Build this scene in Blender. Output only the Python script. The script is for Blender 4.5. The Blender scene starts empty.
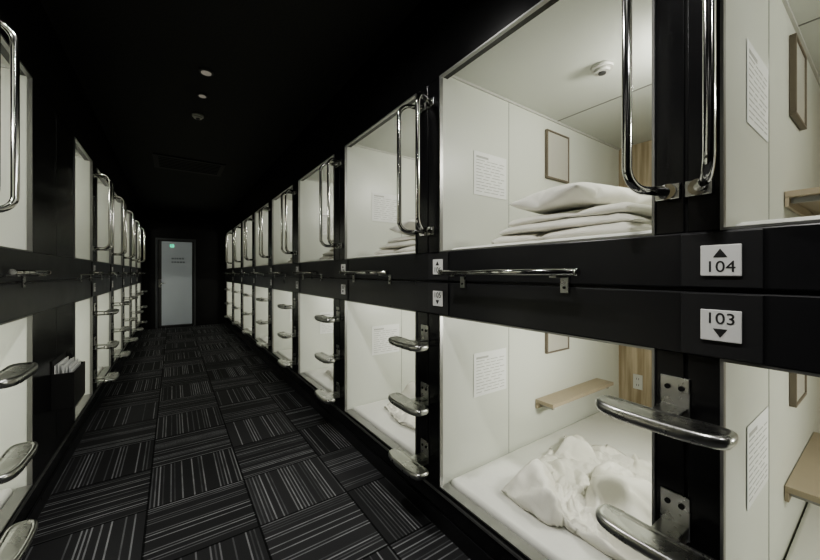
import bpy, bmesh, math, random
from mathutils import Vector, Matrix, noise
random.seed(4)
scene = bpy.context.scene
COL = scene.collection
scene.view_settings.look = 'AgX - Medium High Contrast'

# ------------------------------------------------------------------ materials
def mat(name, col, rough=.5, metal=0.0, emit=None, estr=0.0, bump=0.0, bscale=40, var=0.0):
    m = bpy.data.materials.new(name); m.use_nodes = True
    nt = m.node_tree; b = nt.nodes['Principled BSDF']
    b.inputs['Base Color'].default_value = (*col, 1)
    b.inputs['Roughness'].default_value = rough
    b.inputs['Metallic'].default_value = metal
    if emit:
        b.inputs['Emission Color'].default_value = (*emit, 1)
        b.inputs['Emission Strength'].default_value = estr
    tc = nt.nodes.new('ShaderNodeTexCoord')
    n = nt.nodes.new('ShaderNodeTexNoise'); n.inputs['Scale'].default_value = bscale
    n.inputs['Detail'].default_value = 4
    nt.links.new(tc.outputs['Object'], n.inputs['Vector'])
    if var:
        r = nt.nodes.new('ShaderNodeMapRange')
        r.inputs['To Min'].default_value = max(0.02, rough-var); r.inputs['To Max'].default_value = rough+var
        nt.links.new(n.outputs['Fac'], r.inputs['Value']); nt.links.new(r.outputs['Result'], b.inputs['Roughness'])
    if bump:
        bp = nt.nodes.new('ShaderNodeBump'); bp.inputs['Strength'].default_value = bump
        bp.inputs['Distance'].default_value = .01
        nt.links.new(n.outputs['Fac'], bp.inputs['Height']); nt.links.new(bp.outputs['Normal'], b.inputs['Normal'])
    return m

M_BLACK = mat('black_lacquer_panel', (.011,.011,.012), .24, var=.06, bscale=5)
M_BEAM  = mat('charcoal_beam', (.019,.019,.021), .30, var=.06, bscale=6)
M_PLATE = mat('charcoal_plate', (.030,.030,.032), .36)
M_CEIL  = mat('black_ceiling', (.010,.010,.010), .8, bump=.2, bscale=60)
M_CEIL2 = mat('dark_grey_ceiling', (.026,.026,.026), .75, bump=.2, bscale=60)
M_ALU   = mat('aluminium_trim', (.34,.34,.33), .35, .8)
M_CHROME= mat('polished_steel', (.70,.70,.68), .12, 1.0, var=.04, bscale=8)
M_STEEL = mat('brushed_steel', (.56,.56,.54), .28, 1.0, var=.05, bscale=12)
M_PANEL = mat('white_laminate', (.72,.74,.675), .35, var=.05, bscale=3)
M_PCEIL = mat('capsule_ceiling_white', (.66,.68,.63), .5)
M_SHEET = mat('white_sheet', (.82,.82,.77), .85, bump=.15, bscale=25)
M_DUVET = mat('cream_duvet', (.79,.775,.705), .9, bump=.12, bscale=30)
M_PILLOW= mat('pillow_cotton', (.82,.81,.75), .9, bump=.1, bscale=30)
M_PAPER = mat('notice_paper', (.88,.89,.87), .6)
M_INK   = mat('ink', (.03,.03,.03), .6)
M_INKG  = mat('grey_ink', (.50,.50,.48), .6)
M_INKD  = mat('door_lettering_grey', (.24,.26,.27), .6)
M_TAG   = mat('white_sign', (.85,.85,.83), .4)
M_BEIGE = mat('beige_wood', (.46,.39,.29), .5, var=.05)
M_FRAME = mat('dark_frame', (.20,.17,.13), .45)
M_MIRROR= mat('mirror_pale_reflection', (.72,.71,.65), .3, .35)  # pale colour stands in for the white partition reflected in the mirror
M_LAMP  = mat('lamp_diffuser', (.9,.9,.85), .4, emit=(1,.98,.88), estr=5)
M_PLAST = mat('white_plastic', (.6,.6,.56), .4)
M_GREYP = mat('grey_fixture', (.06,.06,.06), .5)
M_DGREY = mat('dark_fixture', (.045,.045,.045), .6)
M_HOLD  = mat('black_plastic', (.018,.018,.018), .5)
M_DFRAME= mat('door_frame_grey', (.12,.125,.13), .4, .3)
M_DOOR  = mat('door_frosted_glow', (.40,.43,.44), .35, emit=(.52,.57,.58), estr=.09)  # weak emission stands in for light coming through the frosted glass
M_GREEN = mat('exit_green', (.02,.4,.22), .4, emit=(.05,.9,.5), estr=1.2)
M_BOLT  = mat('dark_bolt', (.03,.03,.03), .4, .8)
M_LED   = mat('downlight_lens', (.3,.3,.28), .3, emit=(1,.9,.75), estr=.15)

def wood():
    m = bpy.data.materials.new('light_wood_grain'); m.use_nodes=True
    nt=m.node_tree; b=nt.nodes['Principled BSDF']; b.inputs['Roughness'].default_value=.5
    tc=nt.nodes.new('ShaderNodeTexCoord'); mp=nt.nodes.new('ShaderNodeMapping')
    mp.inputs['Scale'].default_value=(30,30,1.5)
    n=nt.nodes.new('ShaderNodeTexNoise'); n.inputs['Scale'].default_value=1.2; n.inputs['Detail'].default_value=5
    cr=nt.nodes.new('ShaderNodeValToRGB')
    cr.color_ramp.elements[0].position=.35; cr.color_ramp.elements[0].color=(.33,.26,.16,1)
    cr.color_ramp.elements[1].position=.65; cr.color_ramp.elements[1].color=(.55,.47,.34,1)
    nt.links.new(tc.outputs['Object'],mp.inputs['Vector']); nt.links.new(mp.outputs['Vector'],n.inputs['Vector'])
    nt.links.new(n.outputs['Fac'],cr.inputs['Fac']); nt.links.new(cr.outputs['Color'],b.inputs['Base Color'])
    return m
M_WOOD = wood()

def carpet():
    m = bpy.data.materials.new('striped_carpet_tiles'); m.use_nodes=True
    nt=m.node_tree; L=nt.links; b=nt.nodes['Principled BSDF']; b.inputs['Roughness'].default_value=.95
    b.inputs['Specular IOR Level'].default_value=.2
    def mth(op,a,c=None,d=None):
        n=nt.nodes.new('ShaderNodeMath'); n.operation=op
        for i,v in enumerate((a,c,d)):
            if v is None: continue
            if isinstance(v,(int,float)): n.inputs[i].default_value=v
            else: L.new(v,n.inputs[i])
        return n.outputs[0]
    tc=nt.nodes.new('ShaderNodeTexCoord'); sp=nt.nodes.new('ShaderNodeSeparateXYZ')
    L.new(tc.outputs['Object'],sp.inputs[0])
    T=.5
    x=mth('ADD',sp.outputs[0],10.12); y=mth('ADD',sp.outputs[1],10.05)
    tx=mth('FLOOR',mth('DIVIDE',x,T)); ty=mth('FLOOR',mth('DIVIDE',y,T))
    par=mth('MODULO',mth('ADD',tx,ty),2)
    inv=mth('SUBTRACT',1,par)
    a=mth('ADD',mth('MULTIPLY',x,par),mth('MULTIPLY',y,inv))
    bb=mth('ADD',mth('MULTIPLY',y,par),mth('MULTIPLY',x,inv))
    N=50.0
    s=mth('MULTIPLY',a,N); sid=mth('FLOOR',s); fr=mth('FRACT',s)
    def wn(p,q,r):
        c=nt.nodes.new('ShaderNodeCombineXYZ')
        for i,v in enumerate((p,q,r)):
            if isinstance(v,(int,float)): c.inputs[i].default_value=v
            else: L.new(v,c.inputs[i])
        w=nt.nodes.new('ShaderNodeTexWhiteNoise'); w.noise_dimensions='3D'; L.new(c.outputs[0],w.inputs['Vector'])
        return w.outputs['Value']
    v=wn(sid,tx,ty)
    lit=mth('GREATER_THAN',v,.42)
    lvl=mth('MULTIPLY_ADD',mth('POWER',mth('SUBTRACT',v,.40),1.3),.46,.035)
    lin=mth('LESS_THAN',mth('ABSOLUTE',mth('SUBTRACT',fr,.5)),.19)
    c=nt.nodes.new('ShaderNodeCombineXYZ'); L.new(mth('MULTIPLY',bb,7),c.inputs[0]); L.new(mth('MULTIPLY',sid,3.7),c.inputs[1]); L.new(mth('MULTIPLY',ty,2.3),c.inputs[2])
    nz=nt.nodes.new('ShaderNodeTexNoise'); nz.inputs['Scale'].default_value=1; nz.inputs['Detail'].default_value=2; L.new(c.outputs[0],nz.inputs['Vector'])
    dash=nt.nodes.new('ShaderNodeMapRange'); dash.inputs['From Min'].default_value=.35; dash.inputs['From Max'].default_value=.5
    dash.inputs['To Min'].default_value=.6
    L.new(nz.outputs['Fac'],dash.inputs['Value'])
    fz=nt.nodes.new('ShaderNodeTexNoise'); fz.inputs['Scale'].default_value=350; L.new(tc.outputs['Object'],fz.inputs['Vector'])
    fib=mth('MULTIPLY_ADD',fz.outputs['Fac'],1.0,.5)
    val=mth('MULTIPLY',mth('MULTIPLY',lit,lin),mth('MULTIPLY',lvl,dash.outputs[0]))
    tv=mth('MULTIPLY_ADD',wn(tx,ty,3.3),.016,.032)
    def seam(q):
        f=mth('FRACT',mth('DIVIDE',q,T)); return mth('GREATER_THAN',mth('ABSOLUTE',mth('SUBTRACT',f,.5)),.490)
    sm=mth('SUBTRACT',1,mth('MULTIPLY',mth('MAXIMUM',seam(x),seam(y)),.8))
    tot=mth('MULTIPLY',mth('MULTIPLY',mth('ADD',val,tv),fib),sm)
    cc=nt.nodes.new('ShaderNodeCombineColor')
    L.new(tot,cc.inputs[0]); L.new(mth('MULTIPLY',tot,1.01),cc.inputs[1]); L.new(mth('MULTIPLY',tot,1.06),cc.inputs[2])
    L.new(cc.outputs[0],b.inputs['Base Color'])
    bp=nt.nodes.new('ShaderNodeBump'); bp.inputs['Strength'].default_value=.4; bp.inputs['Distance'].default_value=.004
    L.new(fz.outputs['Fac'],bp.inputs['Height']); L.new(bp.outputs[0],b.inputs['Normal'])
    return m
M_CARPET = carpet()

# ------------------------------------------------------------------ mesh helpers
def newobj(name, me, mats=(), parent=None, smooth=False, loc=None, rotz=0):
    o = bpy.data.objects.new(name, me); COL.objects.link(o)
    for m in mats:
        if m.name not in [x.name for x in me.materials if x]: me.materials.append(m)
    if parent: o.parent = parent
    if smooth:
        for p in me.polygons: p.use_smooth = True
    if loc is not None: o.location = loc
    if rotz: o.rotation_euler[2] = rotz
    return o

def empty(name, loc=(0,0,0)):
    e = bpy.data.objects.new(name, None); COL.objects.link(e); e.location = loc; e.empty_display_size=.1
    return e

class MB:
    def __init__(s): s.bm=bmesh.new(); s.mats=[]
    def mi(s,m):
        if m not in s.mats: s.mats.append(m)
        return s.mats.index(m)
    def box(s,x0,x1,y0,y1,z0,z1,m,bev=0):
        x0,x1=sorted((x0,x1)); y0,y1=sorted((y0,y1)); z0,z1=sorted((z0,z1))
        r=bmesh.ops.create_cube(s.bm,size=1)
        vs=r['verts']
        bmesh.ops.scale(s.bm,vec=(x1-x0,y1-y0,z1-z0),verts=vs)
        bmesh.ops.translate(s.bm,vec=((x0+x1)/2,(y0+y1)/2,(z0+z1)/2),verts=vs)
        fs=set(f for v in vs for f in v.link_faces)
        i=s.mi(m)
        for f in fs: f.material_index=i
        if bev:
            es=list(set(e for v in vs for e in v.link_edges))
            bmesh.ops.bevel(s.bm,geom=es,offset=bev,segments=2,affect='EDGES',profile=.5)
        return s
    def cyl(s,c,axis,r,h,m,n=20):
        a=Vector(axis).normalized(); rot=Vector((0,0,1)).rotation_difference(a).to_matrix().to_4x4()
        q=bmesh.ops.create_cone(s.bm,cap_ends=True,segments=n,radius1=r,radius2=r,depth=h,matrix=Matrix.Translation(c)@rot)
        i=s.mi(m)
        for f in set(f for v in q['verts'] for f in v.link_faces): f.material_index=i; f.smooth=len(f.verts)==4
        return s
    def tube(s,pts,r,m,n=14):
        pts=[Vector(p) for p in pts]; rings=[]
        t0=(pts[1]-pts[0]).normalized()
        u=t0.orthogonal().normalized()
        for k,p in enumerate(pts):
            t=(pts[min(k+1,len(pts)-1)]-pts[max(k-1,0)]).normalized()
            u=(u-t*u.dot(t)).normalized(); w=t.cross(u)
            rings.append([s.bm.verts.new(p+r*(math.cos(a)*u+math.sin(a)*w)) for a in [2*math.pi*j/n for j in range(n)]])
        i=s.mi(m)
        for A,B in zip(rings,rings[1:]):
            for j in range(n):
                f=s.bm.faces.new((A[j],A[(j+1)%n],B[(j+1)%n],B[j])); f.smooth=True; f.material_index=i
        for R in (rings[0],rings[-1]):
            f=s.bm.faces.new(R); f.material_index=i
        return s
    def mesh(s,name):
        bmesh.ops.recalc_face_normals(s.bm,faces=s.bm.faces)
        me=bpy.data.meshes.new(name); s.bm.to_mesh(me); s.bm.free()
        for m in s.mats: me.materials.append(m)
        return me
    def obj(s,name,**k): return newobj(name,s.mesh(name),**k)

def roundpath(pts,r,n=7):
    pts=[Vector(p) for p in pts]; out=[pts[0]]
    for a,b,c in zip(pts,pts[1:],pts[2:]):
        d1=(a-b).normalized(); d2=(c-b).normalized()
        ang=d1.angle(d2); rr=min(r,(a-b).length*.95*math.tan(ang/2),(c-b).length*.95*math.tan(ang/2))
        l=rr/math.tan(ang/2)
        p1=b+d1*l; p2=b+d2*l; cen=b+(d1+d2).normalized()*(rr/math.sin(ang/2))
        for k in range(n+1):
            t=k/n; v=((p1-cen).lerp(p2-cen,t)).normalized()*rr
            out.append(cen+v)
    out.append(pts[-1]); return out

# ------------------------------------------------------------------ bedding by cloth simulation (pressure-filled covers)
def covermesh(name,sx,sy,th,nx,ny,seed,amp,warp=0.0):
    V=[];F=[]
    def P(i,j,sg):
        u=i/nx*2-1; v=j/ny*2-1
        x=u*sx*math.sqrt(1-.10*v*v); y=v*sy*math.sqrt(1-.10*u*u)
        if warp:
            x+=warp*noise.noise(Vector((u*1.1+seed,v*1.1,3))); y+=warp*noise.noise(Vector((u*1.1,v*1.1+seed,8)))
        e=min(1,6*min(1-abs(u),1-abs(v))+.15)
        z=sg*th/2*e+amp*noise.noise(Vector((x*5+seed,y*5,seed)))
        return (x,y,z)
    idx={}
    for sg in (1,-1):
        for i in range(nx+1):
            for j in range(ny+1):
                if sg<0 and (i in(0,nx) or j in (0,ny)): idx[(sg,i,j)]=idx[(1,i,j)]; continue
                idx[(sg,i,j)]=len(V); V.append(P(i,j,sg))
    for sg in (1,-1):
        for i in range(nx):
            for j in range(ny):
                q=[idx[(sg,i,j)],idx[(sg,i+1,j)],idx[(sg,i+1,j+1)],idx[(sg,i,j+1)]]
                F.append(q if sg>0 else q[::-1])
    me=bpy.data.meshes.new(name); me.from_pydata(V,[],F)
    return me
def cloth(name,me,loc,press,grow,grav,bend,mass=.15,tens=12):
    o=bpy.data.objects.new(name,me); COL.objects.link(o); o.location=loc
    m=o.modifiers.new('c','CLOTH'); s=m.settings
    s.quality=5; s.mass=mass; s.use_pressure=True; s.uniform_pressure_force=press; s.shrink_min=-grow; s.shrink_max=-grow
    s.tension_stiffness=tens; s.compression_stiffness=tens; s.shear_stiffness=5; s.bending_stiffness=bend; s.air_damping=2
    s.tension_damping=s.compression_damping=10
    s.effector_weights.gravity=grav
    m.collision_settings.distance_min=.004; m.collision_settings.use_self_collision=False
    m.point_cache.frame_start=1; m.point_cache.frame_end=60
    return o
gm=bpy.data.meshes.new('g'); gm.from_pydata([(-6,-6,0),(6,-6,0),(6,6,0),(-6,6,0)],[],[(0,1,2,3)])
gp=bpy.data.objects.new('g',gm); COL.objects.link(gp); gp.modifiers.new('col','COLLISION'); gp.collision.cloth_friction=30; gp.collision.thickness_outer=.003
sims=[cloth('s0',covermesh('p',.34,.23,.02,40,28,1,.003),(-1.4,0,.06),3.4,.04,.1,.3),
      cloth('s1',covermesh('d',.43,.37,.03,68,60,2,.025,.10),(0,0,.07),1.3,.27,.3,.05),
      cloth('s2',covermesh('e',.43,.37,.03,68,60,7,.025,.10),(1.4,0,.07),1.3,.27,.3,.05),
      cloth('s3',covermesh('f',.43,.36,.03,56,48,5,.012,.04),(2.8,0,.06),3.0,.18,.3,.1)]
for f in range(1,41): scene.frame_set(f)
dg=bpy.context.evaluated_depsgraph_get()
baked=[bpy.data.meshes.new_from_object(o.evaluated_get(dg)) for o in sims]
for o in sims+[gp]: bpy.data.objects.remove(o)
scene.frame_set(1)
def finish(name,parts,m):
    bm=bmesh.new()
    for me,M in parts:
        t=me.copy(); t.transform(M)
        bm.from_mesh(t) ; bpy.data.meshes.remove(t)
    z0=min(v.co.z for v in bm.verts)
    cx=(min(v.co.x for v in bm.verts)+max(v.co.x for v in bm.verts))/2; cy=(min(v.co.y for v in bm.verts)+max(v.co.y for v in bm.verts))/2
    for v in bm.verts: v.co-=Vector((cx,cy,z0))
    bmesh.ops.smooth_vert(bm,verts=bm.verts,factor=.3,use_axis_x=True,use_axis_y=True,use_axis_z=True)
    me=bpy.data.meshes.new(name); bm.to_mesh(me); bm.free()
    me.materials.append(m)
    for p in me.polygons: p.use_smooth=True; p.material_index=0
    return me
def sc(x,y,z): return Matrix.Diagonal((x,y,z,1))
def tr(x,y,z): return Matrix.Translation((x,y,z))
def height(me): return max(v.co.z for v in me.vertices)-min(v.co.z for v in me.vertices)
def fit(me,fx,fy):
    xs=[v.co.x for v in me.vertices]; ys=[v.co.y for v in me.vertices]
    me.transform(tr(-(min(xs)+max(xs))/2,-(min(ys)+max(ys))/2,-min(v.co.z for v in me.vertices)))
    me.transform(sc(fx/(max(xs)-min(xs)),fy/(max(ys)-min(ys)),1))
fit(baked[0],.66,.44); fit(baked[1],.88,.74); fit(baked[2],.88,.74); fit(baked[3],.90,.74)
print('H',[height(m) for m in baked])
PIL=finish('pillow',[(baked[0],sc(1,1,.125/height(baked[0])))],M_PILLOW)
D_CRUMP=[finish('crumpled_duvet',[(baked[1],sc(1,1,.19/height(baked[1])))],M_DUVET),finish('crumpled_duvet',[(baked[2],sc(1,1,.19/height(baked[2])))],M_DUVET)]
fh=height(baked[3]); LH=.066
D_FOLD=finish('folded_duvet',[(baked[3],sc(1.02,1,LH*1.35/fh)),
      (baked[3],tr(.005,-.005,LH*.78)@Matrix.Rotation(math.pi+.03,4,'Z')@sc(.98,.97,LH*1.25/fh)),
      (baked[3],tr(.035,-.012,LH*1.45)@Matrix.Rotation(-.02,4,'Z')@sc(.90,-.93,LH*1.15/fh))],M_DUVET)
FH=height(D_FOLD)

# ------------------------------------------------------------------ layout
XR=1.16; XL=-.62; DEPTH=2.0
ZC=2.9
ZU1=2.39; ZU0=1.46; ZB=1.13; ZL0=.22
YEND=10.35; YBACK=-2.4
right_posts=[(-1.05,-.87),(.265,.41),(1.39,1.60),(2.60,2.83),(3.86,4.09),(5.10,5.33),(6.35,6.58),(7.60,7.83),(8.85,9.08),(10.12,10.35)]
left_posts=[(.60,.78),(1.78,1.96),(2.64,3.60),(4.30,4.53),(5.45,5.68),(6.60,6.83),(7.75,7.98),(8.90,9.13),(10.12,10.35)]

# room shell
b=MB(); b.box(XL-DEPTH-.3,XR+DEPTH+.3,YBACK-.1,YEND+.1,-.08,0,M_CARPET); floor=b.obj('floor')
b=MB(); b.box(XL-DEPTH-.3,XR+DEPTH+.3,YBACK-.1,YEND+.1,ZC,ZC+.08,M_CEIL2); b.obj('ceiling')
DX0,DX1,DZ=-.31,.44,2.17
b=MB(); W=M_CEIL
b.box(XL-DEPTH-.3,DX0-.04,YEND,YEND+.1,0,ZC,W).box(DX1+.04,XR+DEPTH+.3,YEND,YEND+.1,0,ZC,W).box(DX0-.04,DX1+.04,YEND,YEND+.1,DZ+.04,ZC,W)
b.obj('wall_far')
b=MB(); b.box(XL-DEPTH-.3,XR+DEPTH+.3,YBACK-.1,YBACK,0,ZC,M_CEIL).obj('wall_near')
b=MB(); b.box(XR+DEPTH+.06,XR+DEPTH+.16,YBACK,YEND,0,ZC,M_CEIL).obj('wall_right')
b=MB(); b.box(XL-DEPTH-.16,XL-DEPTH-.06,YBACK,YEND,0,ZC,M_CEIL).obj('wall_left')
b=MB(); b.box(XR,XR+.06,YBACK,-1.05,0,ZC,M_BLACK).obj('wall_right_filler')
b=MB(); b.box(XL-.06,XL,YBACK,.60,0,ZC,M_BLACK).obj('wall_left_filler')

# door
d=empty('door_1',(0,0,0))
b=MB()
b.box(DX0-.04,DX0,YEND-.03,YEND+.08,0,DZ+.04,M_DFRAME).box(DX1,DX1+.04,YEND-.03,YEND+.08,0,DZ+.04,M_DFRAME).box(DX0,DX1,YEND-.03,YEND+.08,DZ,DZ+.04,M_DFRAME)
b.obj('door_frame',parent=d)
b=MB(); b.box(DX0+.005,DX1-.005,YEND+.0,YEND+.045,.01,DZ-.005,M_GREYP)
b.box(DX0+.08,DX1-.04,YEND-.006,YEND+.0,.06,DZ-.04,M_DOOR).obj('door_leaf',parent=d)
b=MB(); b.cyl((DX0+.045,YEND-.03,1.1),(0,1,0),.012,.07,M_CHROME).tube(roundpath([(DX0+.045,YEND-.06,1.1),(DX0+.16,YEND-.06,1.1)],.01),.009,M_CHROME)
b.box(DX0+.015,DX0+.075,YEND-.008,YEND-.001,1.0,1.2,M_STEEL).obj('door_handle',parent=d)
b=MB(); b.box(-.06,.02,YEND-.012,YEND-.007,1.99,2.06,M_GREEN,).box(-.035,-.015,YEND-.014,YEND-.012,2.0,2.05,M_TAG)
b.obj('exit_sign')
b=MB(); rr=random.Random(5)
for k in range(2):
    x=-.03
    while x<.22:
        w_=rr.uniform(.03,.05); b.box(x,x+w_,YEND-.0085,YEND-.007,1.60+.09*k,1.64+.09*k,M_INKD); x+=w_+.012
b.obj('door_notice_lettering')

# ------------------------------------------------------------------ text
def text_mesh(name,body,size,m):
    c=bpy.data.curves.new(name,'FONT'); c.body=body; c.size=size; c.align_x='CENTER'; c.align_y='CENTER'; c.extrude=.0004; c.offset=0
    o=bpy.data.objects.new(name,c); COL.objects.link(o)
    dg=bpy.context.evaluated_depsgraph_get(); dg.update()
    me=bpy.data.meshes.new_from_object(o.evaluated_get(dg)); bpy.data.objects.remove(o)
    me.materials.clear(); me.materials.append(m); me.name=name
    return me

def sign(side,yc,zc,num,up):
    s=1 if side=='R' else -1; xf=XR if s>0 else XL
    xs=xf-s*.019
    root=empty('capsule_number_sign',(xs,yc,zc))
    b=MB(); h=.040
    b.box(-.0025,.0025,-h,h,-h,h,M_TAG,bev=.0022)
    b.obj('sign_plate',parent=root)
    t=newobj('sign_digits',text_mesh('digits',num,.040,M_INK),parent=root)
    M=Matrix(((0,0,-s,0),(-s,0,0,0),(0,1,0,0),(0,0,0,1)))
    t.matrix_local=Matrix.Translation((-s*.0030,0,-.017 if up else .017))@M
    me=bpy.data.meshes.new('arrow'); q=.014; zz=.019*(1 if up else -1); dz=.011*(1 if up else -1)
    xx=-s*.0034
    me.from_pydata([(xx,-q,zz-dz),(xx,q,zz-dz),(xx,0,zz+dz)],[],[(0,1,2)]); me.materials.append(M_INK)
    newobj('sign_arrow',me,parent=root)

# ------------------------------------------------------------------ prototypes
def proto_handle(sg):
    y0=.035*sg; y1=.088*sg
    path=roundpath([(-.004,y0,0),(-.13,y1,0),(-.13,y1,.70),(-.004,y0,.70)],.06,9)
    b=MB(); b.tube(path,.0125,M_CHROME,16)
    for z in (0,.70):
        b.cyl((-.009,y0,z),(1,0,0),.022,.010,M_CHROME)
        b.box(-.008,-.002,y0-.03,y0+.03,z-.022,z+.022,M_STEEL,bev=.002)
    return b.mesh('grab_handle')
HP=proto_handle(1); HN=proto_handle(-1)

def proto_step():
    b=MB(); bm=b.bm; i=b.mi(M_STEEL)
    Lh=.152; Wd=.056
    n=56; rings=[]
    def outline(z,inset=0):
        r=[]
        for k in range(n):
            a=2*math.pi*k/n; c,s_=math.cos(a),math.sin(a)
            e=2/3.4
            yy=math.copysign(abs(c)**e,c)*(Lh-inset); xx=math.copysign(abs(s_)**e,s_)*(Wd-inset)
            xx*=(.84+.16*(abs(yy)/Lh)**2)
            xx+= -.128+ .008*(yy/Lh)**2
            zz=z + .004*(abs(yy)/Lh)**3
            r.append(bm.verts.new((xx,yy,zz)))
        return r
    prof=[(.018,-.026),(.007,-.024),(.001,-.015),(0,-.004),(.002,.003),(.007,.007),(.013,.0075),(.018,.005)]
    for ins,z in prof: rings.append(outline(z,ins))
    for A,B in zip(rings,rings[1:]):
        for k in range(n):
            f=bm.faces.new((A[k],A[(k+1)%n],B[(k+1)%n],B[k])); f.material_index=i; f.smooth=True
    f=bm.faces.new(rings[-1]); f.material_index=i
    f=bm.faces.new(rings[0]); f.material_index=i
    b.box(-.007,-.001,-.035,.035,-.035,.085,M_STEEL,bev=.003)
    b.box(-.115,-.005,-.030,.030,-.036,-.0265,M_STEEL,bev=.002)
    b.box(-.085,-.005,-.030,.030,-.004,.004,M_STEEL,bev=.001)
    for yy in (-.016,.016): b.cyl((-.008,yy,.055),(1,0,0),.007,.006,M_BOLT,12)
    return b.mesh('ladder_step')
ST=proto_step()

def proto_rail(L):
    b=MB(); b.tube([(-.075,-L/2,0),(-.075,L/2,0)],.0115,M_CHROME,16)
    for y in (-L/2,L/2): b.cyl((-.075,y,0),(0,1,0),.0135,.012,M_CHROME)
    for y in (-L*.38,L*.38):
        b.box(-.080,-.002,y-.014,y+.014,-.020,-.0115,M_STEEL,bev=.001)
        b.box(-.008,-.001,y-.016,y+.016,-.075,-.0125,M_STEEL,bev=.001)
        b.cyl((-.009,y,-.055),(1,0,0),.005,.005,M_BOLT,10)
    return b.mesh('guard_rail')

# ------------------------------------------------------------------ capsule fittings
def notice_mesh():
    b=MB(); b.box(-.14,.14,-.0008,.0008,-.125,.125,M_PAPER)
    rr=random.Random(2)
    z=.095
    b.box(-.12,-.02,-.0013,-.0008,z-.006,z+.006,M_INKG)
    for k in range(11):
        z-=.018
        x=-.12
        while x<.09:
            w=rr.uniform(.02,.07)
            b.box(x,min(x+w,.12),-.0012,-.0008,z-.002,z+.002,M_INKG); x+=w+rr.uniform(.006,.02)
    return b.mesh('paper_notice')
NOTICE=notice_mesh()
def mirror_mesh():
    b=MB(); W,H=.135,.165; q=.011
    b.box(-W,W,-.022,-.001,-H,-H+q,M_FRAME,bev=.002).box(-W,W,-.022,-.001,H-q,H,M_FRAME,bev=.002)
    b.box(-W,-W+q,-.022,-.001,-H+q,H-q,M_FRAME,bev=.002).box(W-q,W,-.022,-.001,-H+q,H-q,M_FRAME,bev=.002)
    b.box(-W+q-.001,W-q+.001,-.016,-.002,-H+q-.001,H-q+.001,M_MIRROR)
    return b.mesh('framed_mirror')
MIRROR=mirror_mesh()
def shelf_mesh():
    b=MB(); b.box(-.40,.40,-.13,-.002,-.012,.012,M_BEIGE,bev=.002)
    b.box(-.40,.40,-.014,-.002,-.05,-.0125,M_BEIGE,bev=.002)
    for x in (-.36,.36): b.box(x-.008,x+.008,-.11,-.014,-.035,-.0125,M_ALU,bev=.001)
    return b.mesh('bedside_shelf')
SHELF=shelf_mesh()
def outlet_mesh():
    b=MB(); b.box(-.008,-.001,-.035,.035,-.06,.06,M_PLAST,bev=.002)
    for z in (-.025,.025):
        for y in (-.008,.008): b.box(-.0095,-.0075,y-.0015,y+.0015,z-.008,z+.008,M_INK)
    return b.mesh('power_outlet')
OUTLET=outlet_mesh()
def detector_mesh():
    b=MB(); b.cyl((0,0,-.010),(0,0,1),.05,.018,M_PLAST,28).cyl((0,0,-.027),(0,0,1),.036,.016,M_PLAST,28).cyl((0,0,-.038),(0,0,1),.018,.006,M_GREYP,20)
    return b.mesh('smoke_detector')
DET=detector_mesh()

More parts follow.
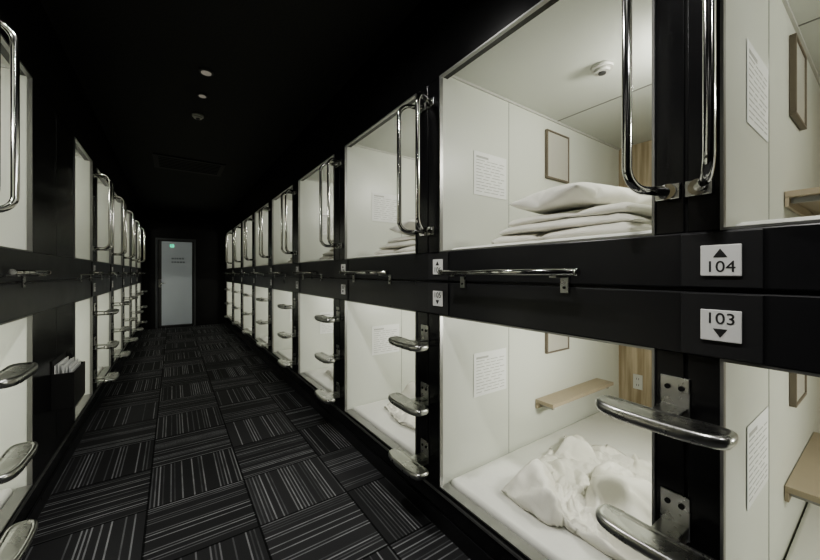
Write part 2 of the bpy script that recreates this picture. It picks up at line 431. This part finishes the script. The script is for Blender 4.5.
LIGHT_W=5.1
def capsule(side,y0,y1,z0,z1,level,idx):
    s=1 if side=='R' else -1; xf=XR if s>0 else XL
    X=lambda p: xf+s*p
    root=empty('sleeping_capsule',(0,0,0))
    zf=z0-.05; zt=z1+.03; t=.02
    b=MB(); b.box(X(.014),X(DEPTH),y1-.0015,y1+t,zf,zt,M_PANEL).box(X(.014),X(DEPTH),y0-t,y0+.0015,zf,zt,M_PANEL)
    b.box(X(.55),X(.553),y1-.003,y1-.001,zf,zt,M_ALU)
    b.box(X(.055),X(DEPTH),y1-.012,y1-.001,zt-.012,zt,M_PLAST)
    b.obj('side_panels',parent=root)
    b=MB(); b.box(X(DEPTH),X(DEPTH+.03),y0-t,y1+t,zf-.02,zt+.02,M_WOOD); b.obj('back_panel',parent=root)
    b=MB(); b.box(X(.05),X(DEPTH),y0-t,y1+t,zt,zt+.02,M_PCEIL); b.box(X(1.06),X(1.068),y0,y1,zt-.003,zt,M_ALU)
    b.obj('roof_panel',parent=root)
    b=MB(); b.box(X(.05),X(DEPTH),y0-t,y1+t,zf-.02,zf,M_PCEIL).obj('floor_panel',parent=root)
    b=MB(); a=.007; q=.014
    b.box(X(-.006),X(q),y0,y0+a,z0,z1,M_ALU).box(X(-.006),X(q),y1-a,y1,z0,z1,M_ALU)
    b.box(X(-.006),X(q),y0+a,y1-a,z1-a,z1,M_ALU).box(X(-.006),X(.05),y0+a,y1-a,z0,z0+a,M_ALU)
    b.obj('opening_trim',parent=root)
    mt=zf+.075
    b=MB(); b.box(X(.06),X(DEPTH-.005),y0+.006,y1-.006,zf+.001,mt,M_SHEET,bev=.02); o=b.obj('mattress')
    for p in o.data.polygons: p.use_smooth=True
    w=y1-y0
    xl=X(.75); zl=zt-.16
    lamp=empty('capsule_wall_lamp',(xl,y0+.0015,zl))
    b=MB(); b.box(-.16,.16,.001,.03,-.045,.045,M_PLAST,bev=.004).box(-.15,.15,.030,.036,-.038,.038,M_LAMP,bev=.002)
    b.obj('lamp_body',parent=lamp)
    ld=bpy.data.lights.new('lamp_light','AREA'); ld.shape='RECTANGLE'; ld.size=.3; ld.size_y=.07
    ld.energy=LIGHT_W*(1.0 if level=='U' else 1.25)*(1.0 if idx<=1 and side=='R' else .85)
    ld.color=(1,.99,.91)
    lo=bpy.data.objects.new('lamp_light',ld); COL.objects.link(lo); lo.parent=lamp; lo.location=(0,.05,0)
    lo.rotation_euler=Vector((0,-1,.30)).to_track_quat('Z','Y').to_euler()
    zz=2.165 if level=='U' else .965
    def put(name,me,p,y,z): return newobj(name,me,loc=(X(p),y,z))
    if w>.6:
        put('paper_notice',NOTICE,.385,y1-.004,1.925 if level=='U' else .765)
        put('framed_mirror',MIRROR,1.06,y1-.0015,zz)
        put('bedside_shelf',SHELF,1.22,y1-.0015,1.66 if level=='U' else .50)
        newobj('power_outlet',OUTLET,loc=(X(DEPTH),y1-.15,zf+.28),rotz=0 if s>0 else math.pi)
    if level=='U': newobj('smoke_detector',DET,loc=(X(.66),(y0+y1)/2-.02,zt-.001))
    yc=(y0+y1)/2
    if level=='U':
        k=min(1,w/1.0)
        pb=.59 if s>0 else .53
        o=newobj('folded_duvet',D_FOLD,loc=(X(pb),yc-.035*k,mt+.001)); o.scale=(1.0,.97*k,1)
        o=newobj('pillow',PIL,loc=(X(pb-.04),yc-.01*k,mt+FH-.008)); o.rotation_euler=(0,0,-.22); o.scale=(1,k,1)
    else:
        me=D_CRUMP[(idx+1)%2]
        o=newobj('crumpled_duvet',me,loc=(X(.62),yc-.05,mt+.001)); o.rotation_euler=(0,0,.15 if idx==1 else (idx%2)*math.pi)
        if w<.9: o.scale=(.9,.75,1)

def front(side,posts):
    s=1 if side=='R' else -1; xf=XR if s>0 else XL
    X=lambda p: xf+s*p
    Y0=posts[0][0]; Y1=posts[-1][1]
    root=empty('capsule_front_frame')
    b=MB(); b.box(X(0),X(.05),Y0,Y1,ZU1,ZC-.001,M_BLACK); b.obj('header_panel',parent=root)
    b=MB()
    b.box(X(-.008),X(.05),Y0,Y1,1.31,ZU0,M_BEAM,bev=.004).box(X(-.008),X(.05),Y0,Y1,ZB,1.300,M_BEAM,bev=.004).box(X(0),X(.05),Y0,Y1,1.295,1.315,M_BLACK)
    b.obj('middle_beam',parent=root)
    b=MB(); b.box(X(0),X(.05),Y0,Y1,.001,ZL0,M_BLACK).box(X(-.010),X(0),Y0,Y1,.001,.09,M_BEAM,bev=.002)
    b.box(X(-.008),X(0),Y0,Y1,ZL0-.035,ZL0-.024,M_ALU).obj('plinth',parent=root)
    b=MB()
    for (a,c) in posts:
        m=(a+c)/2
        for (z0,z1) in ((ZL0,ZB),(ZU0,ZU1)):
            b.box(X(0),X(.05),a,m-.003,z0,z1,M_BLACK,bev=.003).box(X(0),X(.05),m+.003,c,z0,z1,M_BLACK,bev=.003)
            b.box(X(.006),X(.05),m-.004,m+.004,z0,z1,M_CEIL)
    b.obj('posts',parent=root)
    b=MB()
    for (a,c) in posts[1:-1]:
        if c-a>.5: continue
        for (z0,z1) in ((1.135,1.297),(1.313,1.455)):
            b.box(X(-.015),X(-.0085),a-.08,a+.08,z0,z1,M_PLATE,bev=.002)
    b.obj('sign_backplates',parent=root)

front('R',right_posts); front('L',left_posts)
num={'R':104,'L':120}
for side,posts in (('R',right_posts),('L',left_posts)):
    s=1 if side=='R' else -1; xf=XR if s>0 else XL
    for i,(A,B) in enumerate(zip(posts,posts[1:])):
        y0,y1=A[1],B[0]
        capsule(side,y0,y1,ZU0,ZU1,'U',i); capsule(side,y0,y1,ZL0,ZB,'L',i)
        L=(y1-y0)*.70; yr=y0+(y1-y0)*(.545 if s>0 else .5)
        if s>0 and i==0: yr=-.52; L=.6
        newobj('guard_rail',proto_rail(L),loc=(xf-s*.008,yr,1.353),rotz=0 if s>0 else math.pi)
    for i,(a,c) in enumerate(posts[1:-1]):
        if c-a>.5: continue
        m=(a+c)/2
        rz=0 if s>0 else math.pi
        hy=m+.006 if s>0 else m-.05
        for me in (HP,HN): newobj('grab_handle',me,loc=(xf,hy,1.58),rotz=rz)
        for z in (.975,.65,.33):
            newobj('ladder_step',ST,loc=(xf,m+.024,z),rotz=rz)
        n=num[side]+2*i
        sign(side,a-.004,1.382,str(n),True); sign(side,a-.004,1.216,str(n-1),False)

# ------------------------------------------------------------------ brochure box on the wide black left panel
bh=empty('brochure_holder',(XL,3.16,.50))
b=MB()
b.box(.001,.006,-.16,.16,0,.30,M_HOLD).box(.10,.105,-.16,.16,0,.22,M_HOLD).box(.001,.105,-.16,.16,-.005,0,M_HOLD)
b.box(.001,.105,-.165,-.16,0,.22,M_HOLD).box(.001,.105,.16,.165,0,.22,M_HOLD).obj('holder_tray',parent=bh)
b=MB()
for k in range(7): b.box(.012+.012*k,.016+.012*k,-.15+.02*(k%3),.11+.012*(k%4),.002,.27-.006*k+.012*(k%2),M_PAPER)
b.obj('leaflets',parent=bh)

# ------------------------------------------------------------------ corridor ceiling fixtures
XC=.21
def downlight(y,r=.05):
    root=empty('ceiling_downlight',(XC,y,ZC))
    b=MB(); b.cyl((0,0,-.006),(0,0,1),r,.010,M_GREYP,28).cyl((0,0,-.0125),(0,0,1),r*.7,.004,M_LED,24); b.obj('downlight_body',parent=root)
    return root
downlight(3.05); downlight(3.47,.04)
newobj('ceiling_smoke_detector',DET,loc=(.20,3.93,ZC-.001))
b=MB(); b.box(-.22,.62,5.5,6.2,ZC-.014,ZC-.001,M_DGREY,bev=.003)
for k in range(7): b.box(-.16,.56,5.58+.08*k,5.61+.08*k,ZC-.018,ZC-.0145,M_CEIL)
b.obj('ceiling_air_vent')
for y,e in ((-1.2,10),(.2,13),(1.5,14)):  # added downlights out of view, put in to brighten corridor and carpet
    root=downlight(y,.07)
    l=bpy.data.lights.new('added_fill_lamp','AREA'); l.shape='DISK'; l.size=.12; l.energy=e; l.color=(1,.985,.95); l.spread=math.radians(155)
    o=bpy.data.objects.new('added_fill_lamp',l); COL.objects.link(o); o.parent=root; o.location=(0,0,-.03)

w=bpy.data.worlds.new('World'); scene.world=w; w.use_nodes=True
w.node_tree.nodes['Background'].inputs[0].default_value=(.02,.02,.022,1); w.node_tree.nodes['Background'].inputs[1].default_value=.3

# ------------------------------------------------------------------ camera
cd=bpy.data.cameras.new('camera'); cam=bpy.data.objects.new('camera',cd); COL.objects.link(cam)
cd.sensor_width=36; cd.lens=36*341/820; cd.shift_y=-7/820; cd.clip_start=.02
cam.location=(0,0,1.35); cam.rotation_euler=(math.radians(90),0,math.radians(-34.8))
scene.camera=cam
